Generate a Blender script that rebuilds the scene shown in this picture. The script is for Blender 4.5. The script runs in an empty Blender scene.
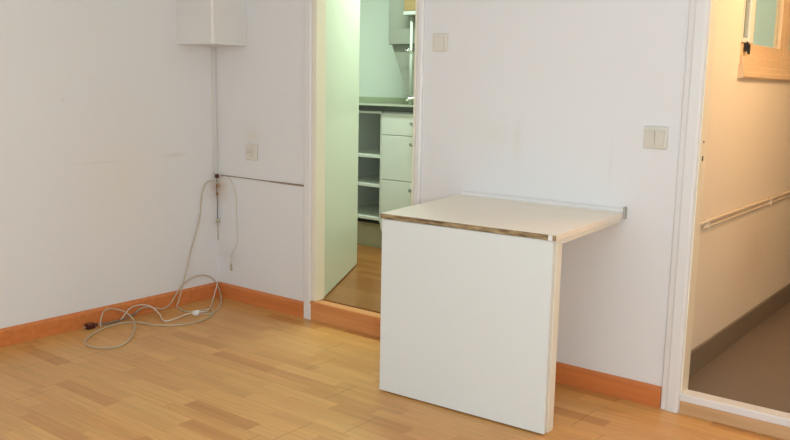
import bpy, bmesh, math, random
from mathutils import Vector, Matrix
C = bpy.context.scene.collection
random.seed(4)

# ------------------------------------------------------------------ materials
def new_mat(name):
    m = bpy.data.materials.new(name); m.use_nodes = True
    nt = m.node_tree
    b = nt.nodes['Principled BSDF']
    return m, nt, b

def plain(name, col, rough=.5, metal=0, var=.03, scale=6, bump=0.0, spec=.5):
    m, nt, b = new_mat(name)
    tc = nt.nodes.new('ShaderNodeTexCoord')
    nz = nt.nodes.new('ShaderNodeTexNoise'); nz.inputs['Scale'].default_value = scale; nz.inputs['Detail'].default_value = 4
    nt.links.new(tc.outputs['Object'], nz.inputs['Vector'])
    mx = nt.nodes.new('ShaderNodeMix'); mx.data_type = 'RGBA'
    mx.inputs[6].default_value = [c * (1 - var) for c in col] + [1]
    mx.inputs[7].default_value = [min(1, c * (1 + var)) for c in col] + [1]
    nt.links.new(nz.outputs['Fac'], mx.inputs[0])
    nt.links.new(mx.outputs[2], b.inputs['Base Color'])
    b.inputs['Roughness'].default_value = rough; b.inputs['Metallic'].default_value = metal
    b.inputs['Specular IOR Level'].default_value = spec
    if bump:
        bp = nt.nodes.new('ShaderNodeBump'); bp.inputs['Strength'].default_value = bump; bp.inputs['Distance'].default_value = .002
        n2 = nt.nodes.new('ShaderNodeTexNoise'); n2.inputs['Scale'].default_value = 140; n2.inputs['Detail'].default_value = 3
        nt.links.new(tc.outputs['Object'], n2.inputs['Vector'])
        nt.links.new(n2.outputs['Fac'], bp.inputs['Height']); nt.links.new(bp.outputs['Normal'], b.inputs['Normal'])
    return m

def node_math(nt, op, a, b=None):
    n = nt.nodes.new('ShaderNodeMath'); n.operation = op
    for i, v in enumerate((a, b)):
        if v is None: continue
        if isinstance(v, (int, float)): n.inputs[i].default_value = v
        else: nt.links.new(v, n.inputs[i])
    return n.outputs[0]

def spotted(name, col, spots, rough=.6, bump=.15):
    """painted wall with old scuffs and broad tinted patches: each spot = (centre, radii, colour, strength)"""
    m = plain(name, col, rough, var=.012, scale=1.6, bump=bump, spec=.3)
    nt = m.node_tree; b = nt.nodes['Principled BSDF']
    cur = b.inputs['Base Color'].links[0].from_socket
    tc = [n for n in nt.nodes if n.bl_idname == 'ShaderNodeTexCoord'][0]
    for ctr, rad, c, st in spots:
        mp = nt.nodes.new('ShaderNodeMapping'); mp.vector_type = 'TEXTURE'
        mp.inputs['Location'].default_value = ctr; mp.inputs['Scale'].default_value = rad
        nt.links.new(tc.outputs['Object'], mp.inputs['Vector'])
        g = nt.nodes.new('ShaderNodeTexGradient'); g.gradient_type = 'QUADRATIC_SPHERE'
        nt.links.new(mp.outputs[0], g.inputs[0])
        nz = nt.nodes.new('ShaderNodeTexNoise'); nz.inputs['Scale'].default_value = 22; nz.inputs['Detail'].default_value = 5
        nt.links.new(tc.outputs['Object'], nz.inputs['Vector'])
        f = node_math(nt, 'MULTIPLY', g.outputs['Fac'], node_math(nt, 'MULTIPLY', nz.outputs['Fac'], st * 2))
        f.node.use_clamp = True
        mx = nt.nodes.new('ShaderNodeMix'); mx.data_type = 'RGBA'
        nt.links.new(f, mx.inputs[0]); nt.links.new(cur, mx.inputs[6]); mx.inputs[7].default_value = (*c, 1)
        cur = mx.outputs[2]
    nt.links.new(cur, b.inputs['Base Color'])
    return m

def planks(name, cols, row=.066, length=.36, rough=.35, axis='X', seam=.38):
    """laminate: narrow strips along x, random lengths and tints, fine grain"""
    m, nt, b = new_mat(name)
    tc = nt.nodes.new('ShaderNodeTexCoord'); sp = nt.nodes.new('ShaderNodeSeparateXYZ')
    nt.links.new(tc.outputs['Object'], sp.inputs[0])
    X, Y = (sp.outputs[0], sp.outputs[1]) if axis == 'X' else (sp.outputs[1], sp.outputs[0])
    r = node_math(nt, 'DIVIDE', Y, row); ri = node_math(nt, 'FLOOR', r); rf = node_math(nt, 'FRACT', r)
    w1 = nt.nodes.new('ShaderNodeTexWhiteNoise'); w1.noise_dimensions = '1D'; nt.links.new(ri, w1.inputs['W'])
    off = node_math(nt, 'MULTIPLY', w1.outputs['Value'], 7.3)
    q = node_math(nt, 'ADD', node_math(nt, 'DIVIDE', X, length), off)
    qi = node_math(nt, 'FLOOR', q); qf = node_math(nt, 'FRACT', q)
    cb = nt.nodes.new('ShaderNodeCombineXYZ'); nt.links.new(ri, cb.inputs[0]); nt.links.new(qi, cb.inputs[1])
    w2 = nt.nodes.new('ShaderNodeTexWhiteNoise'); w2.noise_dimensions = '2D'; nt.links.new(cb.outputs[0], w2.inputs['Vector'])
    cr = nt.nodes.new('ShaderNodeValToRGB'); e = cr.color_ramp.elements
    e[0].position = 0; e[0].color = (*cols[0], 1); e[1].position = 1; e[1].color = (*cols[-1], 1)
    for i, c in enumerate(cols[1:-1]):
        k = e.new((i + 1) / (len(cols) - 1)); k.color = (*c, 1)
    nt.links.new(w2.outputs['Value'], cr.inputs[0])
    # grain stretched along the strip, shifted per piece
    mp = nt.nodes.new('ShaderNodeMapping')
    mp.inputs['Scale'].default_value = (3, 60, 3) if axis == 'X' else (60, 3, 3)
    nt.links.new(tc.outputs['Object'], mp.inputs['Vector'])
    nz = nt.nodes.new('ShaderNodeTexNoise'); nz.noise_dimensions = '4D'; nz.inputs['Scale'].default_value = 1.2; nz.inputs['Detail'].default_value = 5
    nt.links.new(mp.outputs[0], nz.inputs['Vector'])
    nt.links.new(node_math(nt, 'MULTIPLY', w2.outputs['Value'], 40), nz.inputs['W'])
    gr = nt.nodes.new('ShaderNodeMapRange'); gr.inputs[1].default_value = .3; gr.inputs[2].default_value = .7
    gr.inputs[3].default_value = .88; gr.inputs[4].default_value = 1.1; nt.links.new(nz.outputs['Fac'], gr.inputs[0])
    # seams: every third row a board joint, faint joints between strips
    s1 = node_math(nt, 'LESS_THAN', rf, .018)
    third = node_math(nt, 'FRACT', node_math(nt, 'DIVIDE', Y, row * 3)); s2 = node_math(nt, 'LESS_THAN', third, .012)
    s3 = node_math(nt, 'LESS_THAN', qf, .004)
    b3 = nt.nodes.new('ShaderNodeTexWhiteNoise'); b3.noise_dimensions = '1D'
    nt.links.new(node_math(nt, 'ADD', node_math(nt, 'FLOOR', node_math(nt, 'DIVIDE', Y, row * 3)), 17.3), b3.inputs['W'])
    be = node_math(nt, 'FRACT', node_math(nt, 'ADD', node_math(nt, 'DIVIDE', X, 1.28), b3.outputs['Value']))
    s2 = node_math(nt, 'MAXIMUM', node_math(nt, 'MULTIPLY', s2, .5), node_math(nt, 'LESS_THAN', be, .003))
    dark = node_math(nt, 'MULTIPLY', node_math(nt, 'MAXIMUM', s2, node_math(nt, 'MULTIPLY', node_math(nt, 'MAXIMUM', s1, s3), .3)), seam)
    k = node_math(nt, 'MULTIPLY', gr.outputs[0], node_math(nt, 'SUBTRACT', 1, dark))
    vm = nt.nodes.new('ShaderNodeVectorMath'); vm.operation = 'SCALE'
    nt.links.new(cr.outputs[0], vm.inputs[0]); nt.links.new(k, vm.inputs['Scale'])
    nt.links.new(vm.outputs[0], b.inputs['Base Color'])
    b.inputs['Roughness'].default_value = rough
    b.inputs['Specular IOR Level'].default_value = .4
    return m

def wood(name, a, c, stretch=(2, 40, 40), rough=.4, scale=1.0):
    m, nt, b = new_mat(name)
    tc = nt.nodes.new('ShaderNodeTexCoord'); mp = nt.nodes.new('ShaderNodeMapping'); mp.inputs['Scale'].default_value = stretch
    nt.links.new(tc.outputs['Object'], mp.inputs['Vector'])
    nz = nt.nodes.new('ShaderNodeTexNoise'); nz.inputs['Scale'].default_value = scale; nz.inputs['Detail'].default_value = 5
    nt.links.new(mp.outputs[0], nz.inputs['Vector'])
    cr = nt.nodes.new('ShaderNodeValToRGB'); e = cr.color_ramp.elements
    e[0].position = .32; e[0].color = (*a, 1); e[1].position = .68; e[1].color = (*c, 1)
    nt.links.new(nz.outputs['Fac'], cr.inputs[0]); nt.links.new(cr.outputs[0], b.inputs['Base Color'])
    b.inputs['Roughness'].default_value = rough
    return m

WHITE = (.80, .80, .80)
M = {}
M['wall_left'] = spotted('left wall paint', WHITE, [
    ((0, -.287, .826), (.06, .13, .022), (.58, .51, .38), .45),
    ((0, -.73, .812), (.06, .34, .006), (.58, .53, .45), .4),
    ((0, -.62, .72), (.08, .42, .55), (.82, .73, .58), .30),  # broad yellowish tint patch
    ((0, -.02, .62), (.06, .10, .11), (.55, .40, .26), .55),
    ((0, -.92, 1.12), (.06, .02, .02), (.6, .55, .5), .4)])
M['wall_back'] = spotted('back wall paint', WHITE, [
    ((.02, 0, .63), (.12, .06, .12), (.60, .44, .27), .8),
    ((1.80, 0, 1.02), (.26, .06, .13), (.76, .72, .60), .28),
    ((1.92, 0, .98), (.04, .06, .20), (.68, .64, .55), .25),
    ((.29, 0, .93), (.14, .06, .14), (.68, .62, .48), .35),
    ((2.34, 0, .93), (.018, .06, .16), (.68, .66, .63), .35),
    ((.1, 0, .25), (.16, .06, .10), (.62, .58, .5), .35)])
M['plaster'] = plain('white paint', WHITE, .65, var=.015, scale=2, bump=.1, spec=.3)
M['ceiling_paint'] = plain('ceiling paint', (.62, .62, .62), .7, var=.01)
M['floor'] = planks('pale beech laminate', [(.53, .235, .064), (.66, .35, .112), (.62, .30, .09), (.69, .375, .125), (.67, .345, .108)], rough=.33)
M['kitchen_floor'] = planks('brown kitchen laminate', [(.245, .085, .018), (.295, .115, .026), (.335, .14, .034)], rough=.3, length=.5)
M['skirting'] = wood('orange beech skirting', (.60, .185, .05), (.70, .235, .065))
M['step'] = wood('orange beech step', (.62, .25, .085), (.74, .335, .12))
M['pine'] = wood('pale pine riser', (.58, .35, .17), (.70, .46, .25))
M['gloss_white'] = plain('white gloss paint', (.80, .79, .775), .35, var=.01)
M['cream_paint'] = plain('cream gloss paint', (.86, .82, .68), .35, var=.02)
M['panel'] = plain('white laminate', (.745, .785, .775), .32, var=.008)
M['beige'] = wood('beige laminate', (.87, .79, .66), (.90, .83, .71), rough=.35)
M['beige_edge'] = plain('cream edging', (.82, .79, .68), .45, var=.02)
M['white_plastic'] = plain('ivory plastic', (.74, .71, .63), .35, var=.01)
M['switch_plastic'] = plain('aged plastic', (.70, .665, .58), .35, var=.02)
M['box_white'] = plain('white painted box', (.78, .765, .735), .45, var=.01)
M['metal'] = plain('brushed steel', (.62, .62, .60), .3, 1, var=.05)
M['rail_end'] = plain('grey metal cap', (.42, .42, .38), .4, .6)
M['cable'] = plain('grey beige cable', (.54, .47, .34), .5, var=.05)
M['cable_white'] = plain('off white cable', (.72, .67, .57), .5, var=.05)
M['cable_dark'] = plain('dark grey cable', (.20, .18, .15), .5)
M['brown_cable'] = plain('brown cable', (.33, .25, .18), .6, var=.25, scale=14)
M['black'] = plain('black plastic', (.015, .012, .011), .4)
M['dark_red'] = plain('dark red plastic', (.085, .012, .01), .35)
M['rust'] = plain('scorched brown plastic', (.36, .18, .08), .5, var=.3, scale=60)
M['white_plug'] = plain('white plug', (.82, .81, .78), .35)
M['cabinet'] = plain('white cabinet board', (.74, .76, .70), .4, var=.01)
M['cabinet_grey'] = plain('grey green cupboard', (.27, .275, .235), .45, var=.02)  # also colours the added shade solid under the cupboard
M['plinth'] = plain('olive plinth', (.44, .42, .28), .3, var=.15, scale=5)
M['worktop'] = plain('dark speckled worktop', (.040, .042, .033), .35, var=.5, scale=90)
M['worktop_top'] = plain('green grey worktop surface', (.38, .38, .30), .25, var=.15, scale=80)
M['upstand'] = plain('green upstand', (.42, .47, .33), .35, var=.08)
M['kitchen_wall'] = plain('kitchen tile paint', (.74, .80, .74), .3, var=.01)
M['door_paint'] = plain('door paint', (.66, .73, .62), .35, var=.01)
M['tan'] = wood('tan wood', (.24, .16, .07), (.30, .20, .10))
M['chrome'] = plain('chrome', (.85, .86, .85), .12, 1)
M['pipe_pale'] = plain('pale pipe', (.46, .50, .46), .3)
M['gold_wall'] = spotted('corridor wall paint', (.80, .74, .63), [
    ((2.62, 1.1, .45), (.1, .6, .35), (.66, .50, .38), .35)], rough=.55, bump=.8)  # broad, redder and darker patch low on the wall
M['tile_skirt'] = plain('brown grey tile', (.20, .165, .125), .45, var=.1, scale=12)
M['corr_floor'] = plain('brown stone tile', (.20, .155, .12), .5, var=.10, scale=5)
M['win_wood'] = wood('orange window wood', (.70, .52, .32), (.76, .58, .38))
M['win_pale'] = plain('pale window sash', (.80, .78, .72), .3)
M['pipe_paint'] = plain('painted pipe', (.74, .64, .50), .4, var=.05)

mg, nt, b = new_mat('tinted window glass')
b.inputs['Base Color'].default_value = (.95, .985, .96, 1); b.inputs['Roughness'].default_value = .05
b.inputs['Transmission Weight'].default_value = 1; b.inputs['IOR'].default_value = 1.45
M['glass'] = mg

# chipboard edge
m, nt, b = new_mat('worn chipboard edge')
tc = nt.nodes.new('ShaderNodeTexCoord'); mp = nt.nodes.new('ShaderNodeMapping'); mp.inputs['Scale'].default_value = (18, 40, 90)
nt.links.new(tc.outputs['Object'], mp.inputs[0])
nz = nt.nodes.new('ShaderNodeTexNoise'); nz.inputs['Scale'].default_value = 1.0; nz.inputs['Detail'].default_value = 6
nt.links.new(mp.outputs[0], nz.inputs['Vector'])
cr = nt.nodes.new('ShaderNodeValToRGB'); e = cr.color_ramp.elements
e[0].position = .35; e[0].color = (.13, .075, .03, 1); e[1].position = .68; e[1].color = (.46, .34, .18, 1)
nt.links.new(nz.outputs['Fac'], cr.inputs[0]); nt.links.new(cr.outputs[0], b.inputs['Base Color']); b.inputs['Roughness'].default_value = .8
M['chip'] = m

# ------------------------------------------------------------------ mesh helpers (world coordinates)
def BM(): return bmesh.new()

def box(bm, x0, x1, y0, y1, z0, z1, bev=0, seg=2):
    vs = [bm.verts.new(p) for p in [(x0,y0,z0),(x1,y0,z0),(x1,y1,z0),(x0,y1,z0),(x0,y0,z1),(x1,y0,z1),(x1,y1,z1),(x0,y1,z1)]]
    fs = [bm.faces.new([vs[i] for i in f]) for f in [(0,3,2,1),(4,5,6,7),(0,1,5,4),(1,2,6,5),(2,3,7,6),(3,0,4,7)]]
    if bev:
        es = list({e for f in fs for e in f.edges})
        bmesh.ops.bevel(bm, geom=es, offset=bev, segments=seg, profile=.5, affect='EDGES')
    return bm

def hexa(bm, pts, bev=0):
    """8 points: bottom 4 ccw, top 4 ccw"""
    vs = [bm.verts.new(p) for p in pts]
    fs = [bm.faces.new([vs[i] for i in f]) for f in [(0,3,2,1),(4,5,6,7),(0,1,5,4),(1,2,6,5),(2,3,7,6),(3,0,4,7)]]
    if bev:
        es = list({e for f in fs for e in f.edges})
        bmesh.ops.bevel(bm, geom=es, offset=bev, segments=2, profile=.5, affect='EDGES')
    return bm

def prism_x(bm, prof, x0, x1):
    """extrude a (y,z) profile along x"""
    a = [bm.verts.new((x0, y, z)) for y, z in prof]; c = [bm.verts.new((x1, y, z)) for y, z in prof]
    n = len(prof)
    for i in range(n): bm.faces.new((a[i], a[(i+1) % n], c[(i+1) % n], c[i]))
    bm.faces.new(a[::-1]); bm.faces.new(c)
    bmesh.ops.recalc_face_normals(bm, faces=bm.faces); return bm

def prism_y(bm, prof, y0, y1):
    a = [bm.verts.new((x, y0, z)) for x, z in prof]; c = [bm.verts.new((x, y1, z)) for x, z in prof]
    n = len(prof)
    for i in range(n): bm.faces.new((a[i], a[(i+1) % n], c[(i+1) % n], c[i]))
    bm.faces.new(a[::-1]); bm.faces.new(c)
    bmesh.ops.recalc_face_normals(bm, faces=bm.faces); return bm

def prism_z(bm, prof, z0, z1):
    a = [bm.verts.new((x, y, z0)) for x, y in prof]; c = [bm.verts.new((x, y, z1)) for x, y in prof]
    n = len(prof)
    for i in range(n): bm.faces.new((a[i], a[(i+1) % n], c[(i+1) % n], c[i]))
    bm.faces.new(a[::-1]); bm.faces.new(c)
    bmesh.ops.recalc_face_normals(bm, faces=bm.faces); return bm

def spline(pts, n=8):
    P = [Vector(p) for p in pts]; P = [2*P[0]-P[1]] + P + [2*P[-1]-P[-2]]
    out = []
    for i in range(1, len(P)-2):
        for k in range(n):
            t = k/n
            a, b_, c, d = P[i-1], P[i], P[i+1], P[i+2]
            out.append(.5*((2*b_) + (c-a)*t + (2*a-5*b_+4*c-d)*t*t + (3*b_-a-3*c+d)*t**3))
    out.append(P[-2]); return out

def tube(bm, pts, r, seg=8, smooth=8):
    path = spline(pts, smooth) if smooth else [Vector(p) for p in pts]
    rings = []; up = Vector((0, 0, 1)); prev = None
    for i, p in enumerate(path):
        t = (path[min(i+1, len(path)-1)] - path[max(i-1, 0)]).normalized()
        if prev is None: n = t.cross(up if abs(t.z) < .9 else Vector((1, 0, 0))).normalized()
        else:
            n = prev - t*prev.dot(t)
            n = n.normalized() if n.length > 1e-6 else t.orthogonal().normalized()
        prev = n; bn = t.cross(n)
        rings.append([bm.verts.new(p + r*(math.cos(2*math.pi*k/seg)*n + math.sin(2*math.pi*k/seg)*bn)) for k in range(seg)])
    for a, c in zip(rings, rings[1:]):
        for k in range(seg):
            f = bm.faces.new((a[k], a[(k+1) % seg], c[(k+1) % seg], c[k])); f.smooth = True
    bm.faces.new(rings[0][::-1]); bm.faces.new(rings[-1])
    return bm

def cyl(bm, p, q, r, seg=20): return tube(bm, [p, q], r, seg, 0)

def obj(name, bm, mat, parent=None, loc=None):
    me = bpy.data.meshes.new(name)
    if parent is not None:
        base = Vector((0, 0, 0)); o = parent
        while o is not None: base += o.location; o = o.parent
        if loc is None:
            loc = base
    else:
        base = Vector((0, 0, 0))
        if loc is None: loc = Vector((0, 0, 0))
    loc = Vector(loc)
    bmesh.ops.translate(bm, verts=bm.verts, vec=-loc)
    bmesh.ops.recalc_face_normals(bm, faces=bm.faces)
    bm.to_mesh(me); bm.free()
    o = bpy.data.objects.new(name, me); C.objects.link(o)
    o.location = loc - base
    if parent is not None: o.parent = parent
    me.materials.append(M[mat]); return o

def thing(name, label, cat, loc, group=None):
    o = bpy.data.objects.new(name, None); C.objects.link(o); o.location = loc
    o.empty_display_size = .05
    o['label'] = label; o['category'] = cat
    if group: o['group'] = group
    return o

def struct(name, bm=None, mat=None, loc=None):
    if bm is None:
        o = bpy.data.objects.new(name, None); C.objects.link(o); o.location = loc or (0, 0, 0); o.empty_display_size = .05
    else: o = obj(name, bm, mat)
    o['kind'] = 'structure'; return o

# ------------------------------------------------------------------ the setting
CEIL = 2.42
RX, FY = 4.45, -4.25          # right wall and wall behind the camera
T = .055                       # thickness of the back wall
KX0, KX1 = .745, 1.395        # kitchen opening
CX0, CX1 = 2.68, 3.50         # corridor opening
HEAD = 2.05
KF = .10                      # kitchen floor height
CF = .066                     # corridor floor height

struct('floor', box(BM(), -.12, RX+.12, FY-.12, 0.0, -.10, 0), 'floor')
struct('ceiling', box(BM(), -.12, RX+.12, FY-.12, T, CEIL, CEIL+.1), 'ceiling_paint')
struct('wall_left', box(BM(), -.12, 0, FY, T, 0, CEIL), 'wall_left')
bm = BM()
box(bm, 0, KX0-.0, 0, T, 0, CEIL); box(bm, KX1, CX0, 0, T, 0, CEIL); box(bm, CX1, RX, 0, T, 0, CEIL)
box(bm, KX0, KX1, 0, T, HEAD, CEIL); box(bm, CX0, CX1, 0, T, HEAD, CEIL)
struct('wall_back', bm, 'wall_back')
struct('wall_right', box(BM(), RX, RX+.12, FY, T, 0, CEIL), 'plaster')
bm = BM()   # wall behind the camera with a wide window opening
box(bm, 0, .9, FY-.12, FY, 0, CEIL); box(bm, 3.9, RX, FY-.12, FY, 0, CEIL)
box(bm, .9, 3.9, FY-.12, FY, 0, .85); box(bm, .9, 3.9, FY-.12, FY, 2.2, CEIL)
struct('wall_front', bm, 'plaster')
w = struct('window_2', loc=(2.4, FY, .85))
bm = BM()
box(bm, .9, 3.9, FY-.10, FY-.04, .85, .91); box(bm, .9, 3.9, FY-.10, FY-.04, 2.14, 2.2)
for x in (.9, 1.87, 2.87, 3.84): box(bm, x, x+.06, FY-.10, FY-.04, .91, 2.14)
obj('window_frame', bm, 'gloss_white', w)

def skirt_profile(s=-1): return [(0, 0), (s*.015, 0), (s*.015, .068), (s*.011, .079), (s*.005, .083), (0, .083)]
struct('baseboard_left', prism_y(BM(), [(-a, z) for a, z in skirt_profile(-1)], FY, -.0005), 'skirting')
struct('baseboard_back', prism_x(BM(), skirt_profile(), .0155, .690), 'skirting')
struct('baseboard_middle', prism_x(BM(), skirt_profile(), 1.428, 2.606), 'skirting')

# kitchen doorway: casing, jamb, step, open door leaf
d1 = struct('door_1', loc=(1.08, 0, 0))
bm = BM()
prism_z(bm, [(.690, 0), (.690, -.012), (.698, -.018), (.734, -.018), (.743, -.012), (.743, 0)], 0, HEAD+.03)
prism_z(bm, [(1.395, 0), (1.395, -.012), (1.402, -.018), (1.420, -.018), (1.427, -.012), (1.427, 0)], 0, HEAD+.03)
box(bm, .743, 1.395, -.018, 0, HEAD-.01, HEAD+.03)
obj('door_casing', bm, 'cream_paint' if False else 'gloss_white', d1)
bm = BM()
box(bm, .7455, .777, -.014, T, .1035, HEAD-.01, .003); box(bm, 1.383, 1.3945, -.016, T, .1035, HEAD-.01, .002)
obj('door_jamb', bm, 'cream_paint', d1)
# leaf, hinged at the left jamb and swung into the kitchen
h = Vector((.768, .058, 0)); tip = Vector((.345, .818, 0)); u = (tip-h).normalized(); n = Vector((-u.y, u.x, 0))
Lf = (tip-h).length; th = .035
def leaf_pt(a, t, z): p = h + u*a + n*t; return (p.x, p.y, z)
def leaf_box(bm, a0, a1, t0, t1, z0, z1, bev=0):
    return hexa(bm, [leaf_pt(a0,t0,z0), leaf_pt(a1,t0,z0), leaf_pt(a1,t1,z0), leaf_pt(a0,t1,z0), leaf_pt(a0,t0,z1), leaf_pt(a1,t0,z1), leaf_pt(a1,t1,z1), leaf_pt(a0,t1,z1)], bev)
obj('door_leaf', leaf_box(BM(), 0, Lf, 0, th, KF+.008, HEAD-.02, .002), 'door_paint', d1)
bm = BM(); a = leaf_pt(Lf-.06, 0, 1.75); 
for t0, t1 in ((0, -.045), (th, th+.045)):
    cyl(bm, leaf_pt(Lf-.06, t0, KF+.95), leaf_pt(Lf-.06, t1, KF+.95), .009)
    tube(bm, [leaf_pt(Lf-.06, t1, KF+.95), leaf_pt(Lf-.12, t1, KF+.95), leaf_pt(Lf-.16, t1, KF+.95)], .008)
# the handle pair sits on the far edge of the leaf, level with a normal lever
bm.free()
bm = BM(); prism_x(bm, [(-.017, 0), (-.017, .086), (T, .086), (T, 0)], .7455, 1.3945)
st = struct('trim_1', bm, 'step')
obj('step_nosing', prism_x(BM(), [(-.024, .088), (-.024, .098), (-.018, .103), (.03, .103), (.03, .0865), (-.0165, .0865)], .7455, 1.3945), 'step', st)

# corridor doorway: casing, jamb with strike plate, threshold
d2 = struct('door_2', loc=(3.09, 0, 0))
bm = BM()
prof = [(0, 0), (0, -.010), (.006, -.016), (.022, -.018), (.030, -.023), (.062, -.023), (.070, -.019), (.074, -.012), (.074, 0)]
prism_z(bm, [(2.607+a, y) for a, y in prof], 0, HEAD+.06)
prism_z(bm, [(3.574-a, y) for a, y in prof], 0, HEAD+.06)
box(bm, 2.681, 3.50, -.020, 0, HEAD, HEAD+.06)
obj('door_casing', bm, 'gloss_white', d2)
bm = BM()
box(bm, 2.6805, 2.686, -.012, T+.005, CF, HEAD, .002)
box(bm, 3.484, 3.4995, -.012, .10, CF, HEAD, .002)
jb = obj('door_jamb', bm, 'cream_paint', d2)
bm = BM(); box(bm, 2.686, 2.6868, .006, .030, .95, 1.05)
sp = obj('strike_plate', bm, 'cream_paint', d2)
bm = BM(); box(bm, 2.6866, 2.6876, .010, .024, .962, .980); box(bm, 2.6866, 2.6876, .012, .022, 1.028, 1.036)
obj('latch_hole', bm, 'black', sp)
bm = BM(); box(bm, 2.6815, 3.4995, -.010, T-.0005, 0, .048)
th_ = struct('trim_2', bm, 'pine')
obj('threshold_strip', box(BM(), 2.6815, 3.4995, -.016, .05, .0485, .079, .004), 'gloss_white', th_)

# kitchen behind the opening
KY = 1.95; KL = -.95; KR = 2.50
struct('floor_kitchen', box(BM(), KL, KR, T+.0, KY, -.05, KF), 'kitchen_floor')
struct('wall_kitchen_back', box(BM(), KL-.1, KR, KY, KY+.1, -.05, CEIL), 'kitchen_wall')
struct('wall_kitchen_left', box(BM(), KL-.1, KL, T, KY, -.05, CEIL), 'kitchen_wall')
struct('wall_kitchen_front', box(BM(), KL-.1, -.12, T-.1, T, -.05, CEIL), 'kitchen_wall')
struct('ceiling_kitchen', box(BM(), KL-.1, KR+.12, T, KY+.1, CEIL, CEIL+.1), 'plaster')

# corridor, its left wall shared with the kitchen and pierced by a window
WX = 2.62; CE = 4.6; CR = 3.75
W0, W1, WZ0, WZ1 = .60, 1.80, 1.33, 2.0
bm = BM()
box(bm, KR, WX, T, W0, 0, CEIL); box(bm, KR, WX, W1, CE, 0, CEIL)
box(bm, KR, WX, W0, W1, 0, WZ0); box(bm, KR, WX, W0, W1, WZ1, CEIL)
struct('wall_corridor_left', bm, 'gold_wall')
struct('wall_corridor_right', box(BM(), CR, CR+.1, T, CE, 0, CEIL), 'gold_wall')
struct('wall_corridor_end', box(BM(), KR, CR+.1, CE, CE+.1, 0, CEIL), 'gold_wall')
struct('floor_corridor', box(BM(), WX, CR, T, CE, -.05, CF), 'corr_floor')
struct('ceiling_corridor', box(BM(), KR+.12, CR+.1, T, CE+.1, CEIL, CEIL+.1), 'plaster')
struct('baseboard_corridor', box(BM(), WX, WX+.012, T+.0005, CE, CF, CF+.102, .003), 'tile_skirt')

w1 = struct('window_1', loc=(WX, 1.2, WZ0))
bm = BM()
box(bm, WX-.12, WX-.002, W0, W0+.012, WZ0, WZ1); box(bm, WX-.12, WX+.012, W1-.03, W1, WZ0, WZ1)
box(bm, WX-.12, WX+.012, W0+.012, W1-.03, WZ0, WZ0+.035, .003); box(bm, WX-.12, WX+.012, W0+.012, W1-.03, WZ1-.03, WZ1)
obj('window_frame', bm, 'win_wood', w1)
bm = BM(); prism_y(bm, [(WX, 1.272), (WX, 1.329), (WX+.018, 1.329), (WX+.022, 1.322), (WX+.022, 1.300), (WX+.028, 1.296), (WX+.028, 1.280), (WX+.020, 1.272)], W0-.012, W1+.03)
obj('window_sill', bm, 'win_wood', w1)
# rear sash
def sash(x0, x1, y0, y1, z0, z1, s, mat, bottom=None):
    b_ = BM(); bt = bottom or s
    box(b_, x0, x1, y0, y0+s, z0, z1, .003); box(b_, x0, x1, y1-s, y1, z0, z1, .003)
    box(b_, x0, x1, y0+s, y1-s, z0, z0+bt, .003); box(b_, x0, x1, y0+s, y1-s, z1-s, z1, .003)
    f = obj('sash', b_, mat, w1)
    g = BM(); xm = (x0+x1)/2; box(g, xm-.002, xm+.002, y0+s, y1-s, z0+bt, z1-s)
    obj('pane', g, 'glass', f)
    return f
zs0, zs1 = WZ0+.036, WZ1-.031
bm = BM(); box(bm, WX-.020, WX+.001, W0+.0125, .622, zs0+.056, zs1, .002); box(bm, WX-.020, WX+.006, .690, .752, zs0+.056, zs1, .004)
box(bm, WX-.020, WX+.001, .622, .690, zs0+.056, zs0+.075, .002); box(bm, WX-.020, WX+.001, .622, .690, zs1-.02, zs1, .002)
sA = obj('side_light', bm, 'win_pale', w1)
obj('pane', box(BM(), WX-.006, WX-.003, .622, .690, zs0+.075, zs1-.02), 'glass', sA)
obj('bottom_rail', box(BM(), WX-.045, WX-.010, W0+.0125, .752, zs0+.001, zs0+.055, .003), 'win_wood', w1)
sB = sash(WX-.050, WX-.014, .753, 1.36, zs0, zs1, .075, 'win_wood', .058)
sC = sash(WX-.050, WX-.014, 1.361, 1.769, zs0, zs1, .09, 'win_wood', .058)
bm = BM(); box(bm, WX-.0095, WX+.004, .676, .716, zs0+.020, zs0+.062, .003); box(bm, WX+.004, WX+.012, .684, .706, zs0+.008, zs0+.050, .003)
lt = obj('window_latch', bm, 'black', w1)

# ------------------------------------------------------------------ fold-down table
t = thing('folding_table', 'white and beige fold-down table on the wall, chipped brown front edge', 'table', (2.03, -.28, 0))
xl, xr = 1.662, 2.402
yl, yr = -.582, -.548
zt0, zt1 = .7455, .7235
h_ = .021
top = obj('tabletop', hexa(BM(), [(xl,yl,zt1-h_),(xr,yr,zt1-h_),(xr+.008,-.022,zt0-h_),(xl-.008,-.022,zt0-h_),(xl,yl,zt1),(xr,yr,zt1),(xr+.008,-.022,zt0),(xl-.008,-.022,zt0)], .0015), 'beige', t)
e = obj('edge_strip', hexa(BM(), [(xl+.001,yl-.004,zt1-h_+.001),(xr-.001,yr-.004,zt1-h_+.001),(xr-.001,yr-.0005,zt1-h_+.001),(xl+.001,yl-.0005,zt1-h_+.001),(xl+.001,yl-.004,zt1-.002),(xr-.001,yr-.004,zt1-.002),(xr-.001,yr-.0005,zt1-.002),(xl+.001,yl-.0005,zt1-.002)]), 'chip', top)
e['label'] = 'chipped brown chipboard edge'
obj('side_batten', hexa(BM(), [(xr-.030,yr+.06,zt1-h_-.018),(xr-.006,yr+.06,zt1-h_-.018),(xr+.002,-.025,zt0-h_-.018),(xr-.022,-.025,zt0-h_-.018),(xr-.030,yr+.06,zt1-h_-.0005),(xr-.006,yr+.06,zt1-h_-.0005),(xr+.002,-.025,zt0-h_-.0005),(xr-.022,-.025,zt0-h_-.0005)], .002), 'beige_edge', t)
zp = zt1-h_-.0015
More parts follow.
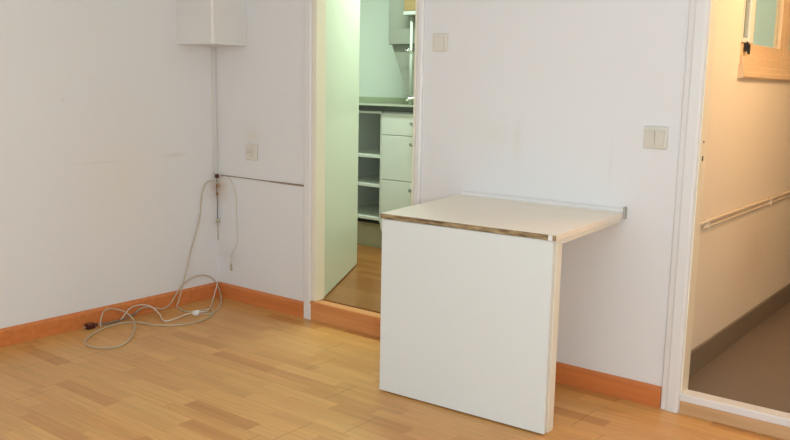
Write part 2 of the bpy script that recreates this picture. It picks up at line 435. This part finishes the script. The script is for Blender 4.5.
def lp(s, off):  # point on the panel plane: s along, off backwards
    return (xl+.006 + (xr-xl-.018)*s, yl + (yr-yl)*s + off)
def slab(s0, s1, o0, o1, z0, z1, bev):
    a, b_, c, d = lp(s0,o0), lp(s1,o0), lp(s1,o1), lp(s0,o1)
    return hexa(BM(), [(*a,z0),(*b_,z0),(*c,z0),(*d,z0),(*a,z1),(*b_,z1),(*c,z1),(*d,z1)], bev)
obj('leg_panel', slab(0, 1, 0, .018, .006, zp, .0015), 'panel', t)
bp = obj('backing_panel', slab(.004, 1.0, .030, .072, 0, zp, .004), 'beige_edge', t); bp['label'] = 'cream backing panel'
obj('panel_batten', slab(.01, .975, .018, .030, .02, zp-.01, 0), 'beige_edge', t)
r = obj('wall_rail', prism_x(BM(), [(-.001, .712), (-.020, .712), (-.020, .748), (-.016, .756), (-.006, .762), (-.001, .762)], 1.66, 2.412), 'gloss_white', t)
ec = obj('rail_end_cap', box(BM(), 2.4122, 2.420, -.024, -.001, .720, .768, .002), 'rail_end', t); ec['label'] = 'grey end cap of the wall rail'
for s in (.06, .985):
    x, y = lp(s, -.003)
    bm = BM(); box(bm, x-.006, x+.010, y-.004, y+.001, zp-.002, zt1-.002, .001)
    cyl(bm, (x-.006, y-.003, zp+.002), (x+.010, y-.003, zp+.002), .003, 10)
    if s > .5: obj('hinge', bm, 'white_plug', t)
    else: bm.free()

# ------------------------------------------------------------------ on the walls
s = thing('light_switch', 'ivory single light switch beside the kitchen doorway', 'light switch', (1.516, 0, 1.407))
obj('plate', box(BM(), 1.476, 1.556, -.011, -.001, 1.368, 1.446, .004), 'white_plastic', s)
obj('rocker', hexa(BM(), [(1.493,-.013,1.383),(1.539,-.013,1.383),(1.539,-.011,1.383),(1.493,-.011,1.383),(1.493,-.019,1.431),(1.539,-.019,1.431),(1.539,-.011,1.431),(1.493,-.011,1.431)], .0008), 'white_plastic', s)
s = thing('light_switch', 'beige double light switch on the wall between table and corridor doorway', 'light switch', (2.515, 0, 1.04))
obj('plate', box(BM(), 2.470, 2.560, -.011, -.001, .998, 1.082, .004), 'switch_plastic', s)
for x in (2.481, 2.516):
    obj('rocker', hexa(BM(), [(x,-.013,1.008),(x+.033,-.013,1.008),(x+.033,-.011,1.008),(x,-.011,1.008),(x,-.019,1.066),(x+.033,-.019,1.066),(x+.033,-.011,1.066),(x,-.011,1.066)], .0008), 'switch_plastic', s)
s = thing('wall_socket', 'ivory wall socket above the brown wall cable near the corner', 'socket', (.292, 0, .847))
obj('plate', box(BM(), .248, .336, -.012, -.001, .803, .889, .004), 'white_plastic', s)
bm = BM(); cyl(bm, (.282, -.0165, .846), (.282, -.012, .846), .026, 28); obj('socket_ring', bm, 'switch_plastic', s)
bm = BM(); cyl(bm, (.275, -.0172, .846), (.275, -.0163, .846), .003, 10); cyl(bm, (.289, -.0172, .846), (.289, -.0163, .846), .003, 10); obj('socket_hole', bm, 'cable_dark', s)

mb = thing('meter_box', 'white boxed-in cupboard fixed high in the room corner', 'box', (.13, -.13, 1.408))
obj('body', prism_z(BM(), [(.001, -.001), (.001, -.255), (.268, -.250), (.276, -.242), (.252, -.001)], 1.420, CEIL-.001), 'box_white', mb)
obj('bottom_rim', prism_z(BM(), [(.001, -.001), (.001, -.258), (.270, -.254), (.280, -.244), (.256, -.001)], 1.408, 1.4198), 'box_white', mb)

bm = BM(); tube(bm, [(.036, -.004, .700), (.2, -.004, .7005), (.4, -.0045, .699), (.55, -.004, .7), (.688, -.004, .6995)], .0028, 8, 6)
tube(bm, [(.43, -.004, .6965), (.55, -.004, .696), (.688, -.004, .6945)], .0026, 8, 6)
o = obj('wall_cable', bm, 'brown_cable', loc=(.35, -.004, .7)); o['label'] = 'thin dark brown cable along the back wall from corner to kitchen doorway'; o['category'] = 'cable'

v = thing('corner_cable', 'off-white cable pair running down the corner below the boxed cupboard', 'cable', (.005, -.02, .70))
for x, y in ((.005, -.030), (.010, -.006)):
    bm = BM(); tube(bm, [(x, y, 1.4075), (x, y-.001, 1.2), (x+.001, y+.001, .95), (x, y, .70)], .0022, 8, 6); obj('strand', bm, 'cable_white', v)

k = thing('terminal_block', 'scorched brown cable connectors hanging in the corner', 'connector', (.018, -.018, .62))
bm = BM(); box(bm, .012, .030, -.030, -.012, .685, .706, .003); obj('upper_connector', bm, 'dark_red', k)
bm = BM(); box(bm, .011, .023, -.023, -.011, .630, .648, .003); obj('middle_connector', bm, 'rust', k)
bm = BM(); box(bm, .011, .023, -.023, -.011, .585, .603, .003); obj('lower_connector', bm, 'rust', k)
bm = BM(); tube(bm, [(.018, -.018, .69), (.016, -.020, .62), (.018, -.016, .55), (.014, -.014, .46), (.016, -.012, .445)], .003, 8, 6); obj('lead', bm, 'cable_dark', k)
bm = BM(); cyl(bm, (.016, -.014, .452), (.016, -.014, .430), .009, 12); cyl(bm, (.016, -.014, .430), (.016, -.014, .33), .003, 8); obj('plug', bm, 'cable', k)

pc = thing('power_cord', 'long grey cord hanging from the corner and coiled on the floor', 'cord', (.12, -.6, 0))
A = [(.034,-.010,.640),(.022,-.040,.668),(.012,-.088,.662),(.010,-.118,.597),(.010,-.141,.457),(.012,-.202,.30),(.022,-.233,.225),(.026,-.266,.139),(.032,-.307,.035),(.049,-.332,.006),(.169,-.35,.005),(.212,-.248,.005),(.297,-.295,.005),(.35,-.405,.005),(.341,-.514,.005),(.274,-.602,.005),(.137,-.653,.006),(.091,-.727,.005),(.118,-.847,.005),(.214,-.986,.005),(.303,-1.024,.005),(.386,-.996,.005),(.402,-.905,.005),(.273,-.76,.012),(.1,-.647,.014),(.040,-.65,.040),(.026,-.715,.068),(.030,-.765,.066),(.052,-.80,.030),(.078,-.815,.006)]
bm = BM(); tube(bm, A, .0036, 8, 8); obj('cord', bm, 'cable', pc)
ex = thing('extension_lead', 'beige lead looped against the skirting with a dark red plug end', 'cord', (.1, -.5, 0))
B = [(.050,-.835,.014),(.052,-.724,.006),(.045,-.617,.016),(.030,-.533,.040),(.036,-.42,.012),(.030,-.36,.029),(.026,-.337,.05),(.022,-.283,.106),(.019,-.205,.141),(.019,-.125,.143),(.024,-.061,.11),(.040,-.030,.045),(.167,-.128,.006),(.277,-.27,.005),(.262,-.345,.008)]
bm = BM(); tube(bm, B, .0036, 8, 8); obj('lead', bm, 'cable', ex)
bm = BM(); tube(bm, [(.052,-.80,.010),(.052,-.724,.0062),(.045,-.617,.016),(.034,-.56,.034)], .0048, 8, 8); f = obj('dark_sleeve', bm, 'cable_dark', ex)
bm = BM(); box(bm, .034, .066, -.880, -.836, .001, .027, .005); cyl(bm, (.05, -.836, .014), (.05, -.818, .013), .008, 12)
pl = obj('plug', bm, 'dark_red', ex); pl['label'] = 'dark red plug'
bm = BM(); cyl(bm, (.045, -.880, .014), (.045, -.895, .014), .0024, 8); cyl(bm, (.057, -.880, .014), (.057, -.895, .014), .0024, 8); obj('pin', bm, 'metal', pl)
bm = BM(); cyl(bm, (.260, -.352, .016), (.244, -.372, .016), .0155, 20); cyl(bm, (.244, -.372, .016), (.238, -.379, .016), .011, 16)
pl = obj('socket_end', bm, 'white_plug', ex); pl['label'] = 'white round plug end'
fc = thing('flex_cord', 'thin pale cord lying across the coil on the floor', 'cord', (.12, -.35, 0))
D_ = [(.034,-.034,.095),(.095,-.126,.012),(.24,-.28,.012),(.212,-.374,.010),(.24,-.549,.010),(.10,-.488,.012),(.032,-.505,.046),(.030,-.602,.056),(.060,-.690,.014)]
bm = BM(); tube(bm, D_, .0030, 8, 8); obj('cord', bm, 'cable_white', fc)
ac = thing('antenna_cord', 'thin pale cord dangling on the back wall right of the corner', 'cord', (.15, -.006, .17))
bm = BM(); tube(bm, [(.032,-.008,.692),(.098,-.006,.694),(.139,-.006,.654),(.159,-.006,.606),(.165,-.006,.488),(.167,-.006,.342),(.118,-.006,.255),(.116,-.006,.19)], .0025, 8, 8); obj('cord', bm, 'cable_white', ac)
bm = BM(); cyl(bm, (.116,-.008,.205), (.116,-.008,.165), .006, 12); obj('end_fitting', bm, 'cable', ac)

# ------------------------------------------------------------------ kitchen furniture
FYK = 1.313
sh = thing('shelf_unit', 'open white kitchen shelf unit under the dark worktop', 'shelf unit', (-.12, 1.6, KF))
SX0, SX1 = -.35, .121
zb, ztop = .285, 1.0445
obj('side_panel', box(BM(), SX0, SX0+.018, FYK, 1.90, zb, ztop, .001), 'cabinet', sh)
obj('side_panel', box(BM(), SX1-.006, SX1, FYK, 1.90, zb, ztop, .001), 'cabinet', sh)
obj('back_panel', box(BM(), SX0+.018, SX1-.006, 1.884, 1.90, zb, ztop), 'cabinet', sh)
obj('top_panel', box(BM(), SX0+.018, SX1-.006, FYK, 1.884, ztop-.016, ztop, .001), 'cabinet', sh)
for z in (.728, .528, .300):
    obj('shelf', box(BM(), SX0+.018, SX1-.006, FYK+.004, 1.884, z-.001, z+.017, .001), 'cabinet', sh)
obj('plinth', box(BM(), SX0, SX1, FYK+.05, FYK+.068, KF, zb-.012), 'plinth', sh)
obj('gap_shade', box(BM(), SX0, SX1, FYK+.012, FYK+.068, zb-.012, zb-.0005), 'black', sh)  # black strip stands in for the shade in the gap above the plinth
cb = thing('base_cabinet', 'white kitchen drawer cabinet with small knobs under the dark worktop', 'cabinet', (.40, 1.6, KF))
X0, X1 = .1225, .66
obj('body', box(BM(), X0, X1, FYK+.019, 1.90, KF+.12, ztop, .001), 'cabinet', cb)
obj('plinth', box(BM(), X0, X1, FYK+.06, FYK+.078, KF, KF+.1195), 'plinth', cb)
for z0, z1 in ((.890, 1.034), (.588, .886), (.24, .584)):
    dr = obj('drawer', box(BM(), X0+.002, X1-.002, FYK, FYK+.0185, z0, z1, .003), 'cabinet', cb)
    zc = z1-.062 if z1-z0 < .2 else z1-.05
    bm = BM(); cyl(bm, (.391, FYK-.016, zc), (.391, FYK, zc), .006, 12); cyl(bm, (.391, FYK-.026, zc), (.391, FYK-.016, zc), .012, 16)
    obj('knob', bm, 'rail_end', dr)
wt = thing('worktop', 'dark kitchen worktop with black front edge and green upstand', 'worktop', (.2, 1.6, 1.04))
wx1 = 1.6
obj('slab', box(BM(), KL+.002, wx1, FYK-.012, KY-.001, 1.046, 1.0805, .003), 'worktop', wt)
obj('surface', box(BM(), KL+.002, wx1, FYK-.004, KY-.015, 1.0807, 1.0845), 'worktop_top', wt)
obj('upstand', box(BM(), KL+.002, wx1, KY-.014, KY-.001, 1.0807, 1.128, .003), 'upstand', wt)
c3 = thing('base_cabinet', 'white kitchen sink cabinet behind the doorway edge, right of the drawers', 'cabinet', (1.1, 1.6, KF))
obj('body', box(BM(), .662, 1.598, FYK+.019, 1.90, KF+.12, ztop, .001), 'cabinet', c3)
for x0, x1 in ((.664, 1.129), (1.131, 1.596)):
    dd = obj('door', box(BM(), x0, x1, FYK, FYK+.0185, .24, 1.034, .003), 'cabinet', c3)
    bm = BM(); cyl(bm, ((x0+x1)/2, FYK-.02, .98), ((x0+x1)/2, FYK, .98), .011, 16); obj('knob', bm, 'rail_end', dd)
obj('plinth', box(BM(), .662, 1.598, FYK+.06, FYK+.078, KF, KF+.1195), 'plinth', c3)

wc = thing('wall_cupboard', 'grey-green cupboard hung on the kitchen wall above the worktop, slanting shade solid added below', 'cupboard', (.42, 1.78, 1.50))
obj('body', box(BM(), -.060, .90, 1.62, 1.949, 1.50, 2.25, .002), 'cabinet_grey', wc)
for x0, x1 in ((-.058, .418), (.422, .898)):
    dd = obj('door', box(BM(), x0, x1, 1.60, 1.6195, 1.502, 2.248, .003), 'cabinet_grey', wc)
obj('shade_taper', prism_y(BM(), [(-.056, 1.4985), (.085, 1.17), (.12, 1.16), (.90, 1.16), (.90, 1.4985)], 1.64, 1.949), 'cabinet_grey', wc)  # grey solid added below, shaped as the cupboard's slanting shade
wb = thing('wooden_box', 'small tan wooden box mounted on the front of the grey kitchen cupboard', 'box', (.18, 1.56, 1.715))
obj('body', box(BM(), .128, .26, 1.53, 1.599, 1.715, 1.95, .004), 'tan', wb)
obj('base_cap', box(BM(), .124, .264, 1.526, 1.599, 1.690, 1.7145, .003), 'pipe_pale', wb)
wp = thing('water_pipe', 'pale upright pipe rising from the worktop to the tan box', 'pipe', (.165, 1.57, 1.085))
bm = BM(); cyl(bm, (.165, 1.57, 1.085), (.165, 1.57, 1.6895), .010, 16); obj('pipe', bm, 'pipe_pale', wp)
bm = BM(); cyl(bm, (.165, 1.57, 1.44), (.165, 1.57, 1.47), .015, 16); cyl(bm, (.165, 1.57, 1.457), (.125, 1.555, 1.457), .008, 12); obj('pipe_joint', bm, 'chrome', wp)
tp = thing('kitchen_tap', 'low chrome tap on the worktop at the foot of the pale pipe', 'tap', (.30, 1.56, 1.085))
bm = BM(); cyl(bm, (.30, 1.58, 1.085), (.30, 1.58, 1.125), .020, 20); obj('tap_body', bm, 'chrome', tp)
bm = BM(); tube(bm, [(.30, 1.58, 1.118), (.27, 1.55, 1.135), (.22, 1.50, 1.132), (.20, 1.48, 1.118)], .009, 12, 8); obj('spout', bm, 'chrome', tp)
bm = BM(); tube(bm, [(.30, 1.58, 1.126), (.33, 1.57, 1.14), (.38, 1.55, 1.145)], .006, 10, 6); obj('lever', bm, 'chrome', tp)

# corridor pipe
pp = thing('heating_pipe', 'painted pipe clipped along the corridor wall below the window', 'pipe', (WX, 1.5, .70))
bm = BM(); tube(bm, [(WX+.014, T+.15, .700), (WX+.014, 1.0, .703), (WX+.014, 2.2, .707), (WX+.014, 3.6, .71)], .0065, 12, 6); obj('pipe', bm, 'pipe_paint', pp)
bm = BM(); tube(bm, [(WX+.012, T+.21, .676), (WX+.012, 1.0, .680), (WX+.012, 2.2, .685), (WX+.012, 3.6, .69)], .0045, 10, 6); obj('pipe', bm, 'pipe_paint', pp)
for y in (.31, 1.25, 2.4):
    bm = BM(); box(bm, WX+.0005, WX+.022, y-.005, y+.005, .668, .710, .003); obj('clip', bm, 'pipe_paint', pp)

# ------------------------------------------------------------------ lamps
def area(name, loc, rot, sx, sy, power, col):
    l = bpy.data.lights.new(name, 'AREA'); l.shape = 'RECTANGLE'; l.size = sx; l.size_y = sy; l.energy = power; l.color = col
    o = bpy.data.objects.new(name, l); C.objects.link(o); o.location = loc; o.rotation_euler = rot; return o
def bulb(name, loc, r, power, col):
    l = bpy.data.lights.new(name, 'POINT'); l.shadow_soft_size = r; l.energy = power; l.color = col
    o = bpy.data.objects.new(name, l); C.objects.link(o); o.location = loc; return o
R = math.radians
area('daylight_window', (2.4, FY-.02, 1.52), (R(90), 0, 0), 2.9, 1.25, 17, (.76, .92, 1))
bulb('ceiling_lamp', (2.7, -1.7, 2.22), .20, 10, (.80, .92, 1))
bulb('camera_flash', (3.80, -3.0, 1.12), .12, 66, (.79, .92, 1))
area('kitchen_tube', (.62, .95, 2.38), (0, 0, 0), 1.0, .12, 37, (.80, 1, .82))
bulb('kitchen_fill', (1.75, 1.25, 2.2), .08, 12, (.90, 1, .80))  # added fill light, brightens the kitchen seen through the corridor window
bulb('corridor_bulb', (3.35, .55, 1.80), .10, 24, (1, .63, .33))

w = bpy.data.worlds.new('World'); bpy.context.scene.world = w; w.use_nodes = True
w.node_tree.nodes['Background'].inputs[0].default_value = (.9, .95, 1, 1); w.node_tree.nodes['Background'].inputs[1].default_value = .6

# ------------------------------------------------------------------ camera
yaw, pitch, roll, f = -.66218, .15806, .01921, 837.289
fw = Vector((math.sin(yaw)*math.cos(pitch), math.cos(yaw)*math.cos(pitch), -math.sin(pitch)))
rt = fw.cross(Vector((0, 0, 1))).normalized(); up = rt.cross(fw)
c, s_ = math.cos(roll), math.sin(roll)
r2 = c*rt + s_*up; u2 = -s_*rt + c*up
cam = bpy.data.cameras.new('camera'); co = bpy.data.objects.new('camera', cam); C.objects.link(co)
co.matrix_world = Matrix(((r2.x, u2.x, -fw.x, 3.68789), (r2.y, u2.y, -fw.y, -3.09098), (r2.z, u2.z, -fw.z, 1.21052), (0, 0, 0, 1)))
cam.sensor_width = 36; cam.sensor_fit = 'HORIZONTAL'; cam.lens = f*36/790; cam.clip_start = .02
sc = bpy.context.scene; sc.camera = co
sc.view_settings.view_transform = 'Standard'; sc.view_settings.look = 'None'; sc.view_settings.gamma = 1
sc.view_settings.exposure = 0.0
sc.cycles.use_denoising = True; sc.cycles.max_bounces = 12; sc.cycles.diffuse_bounces = 6
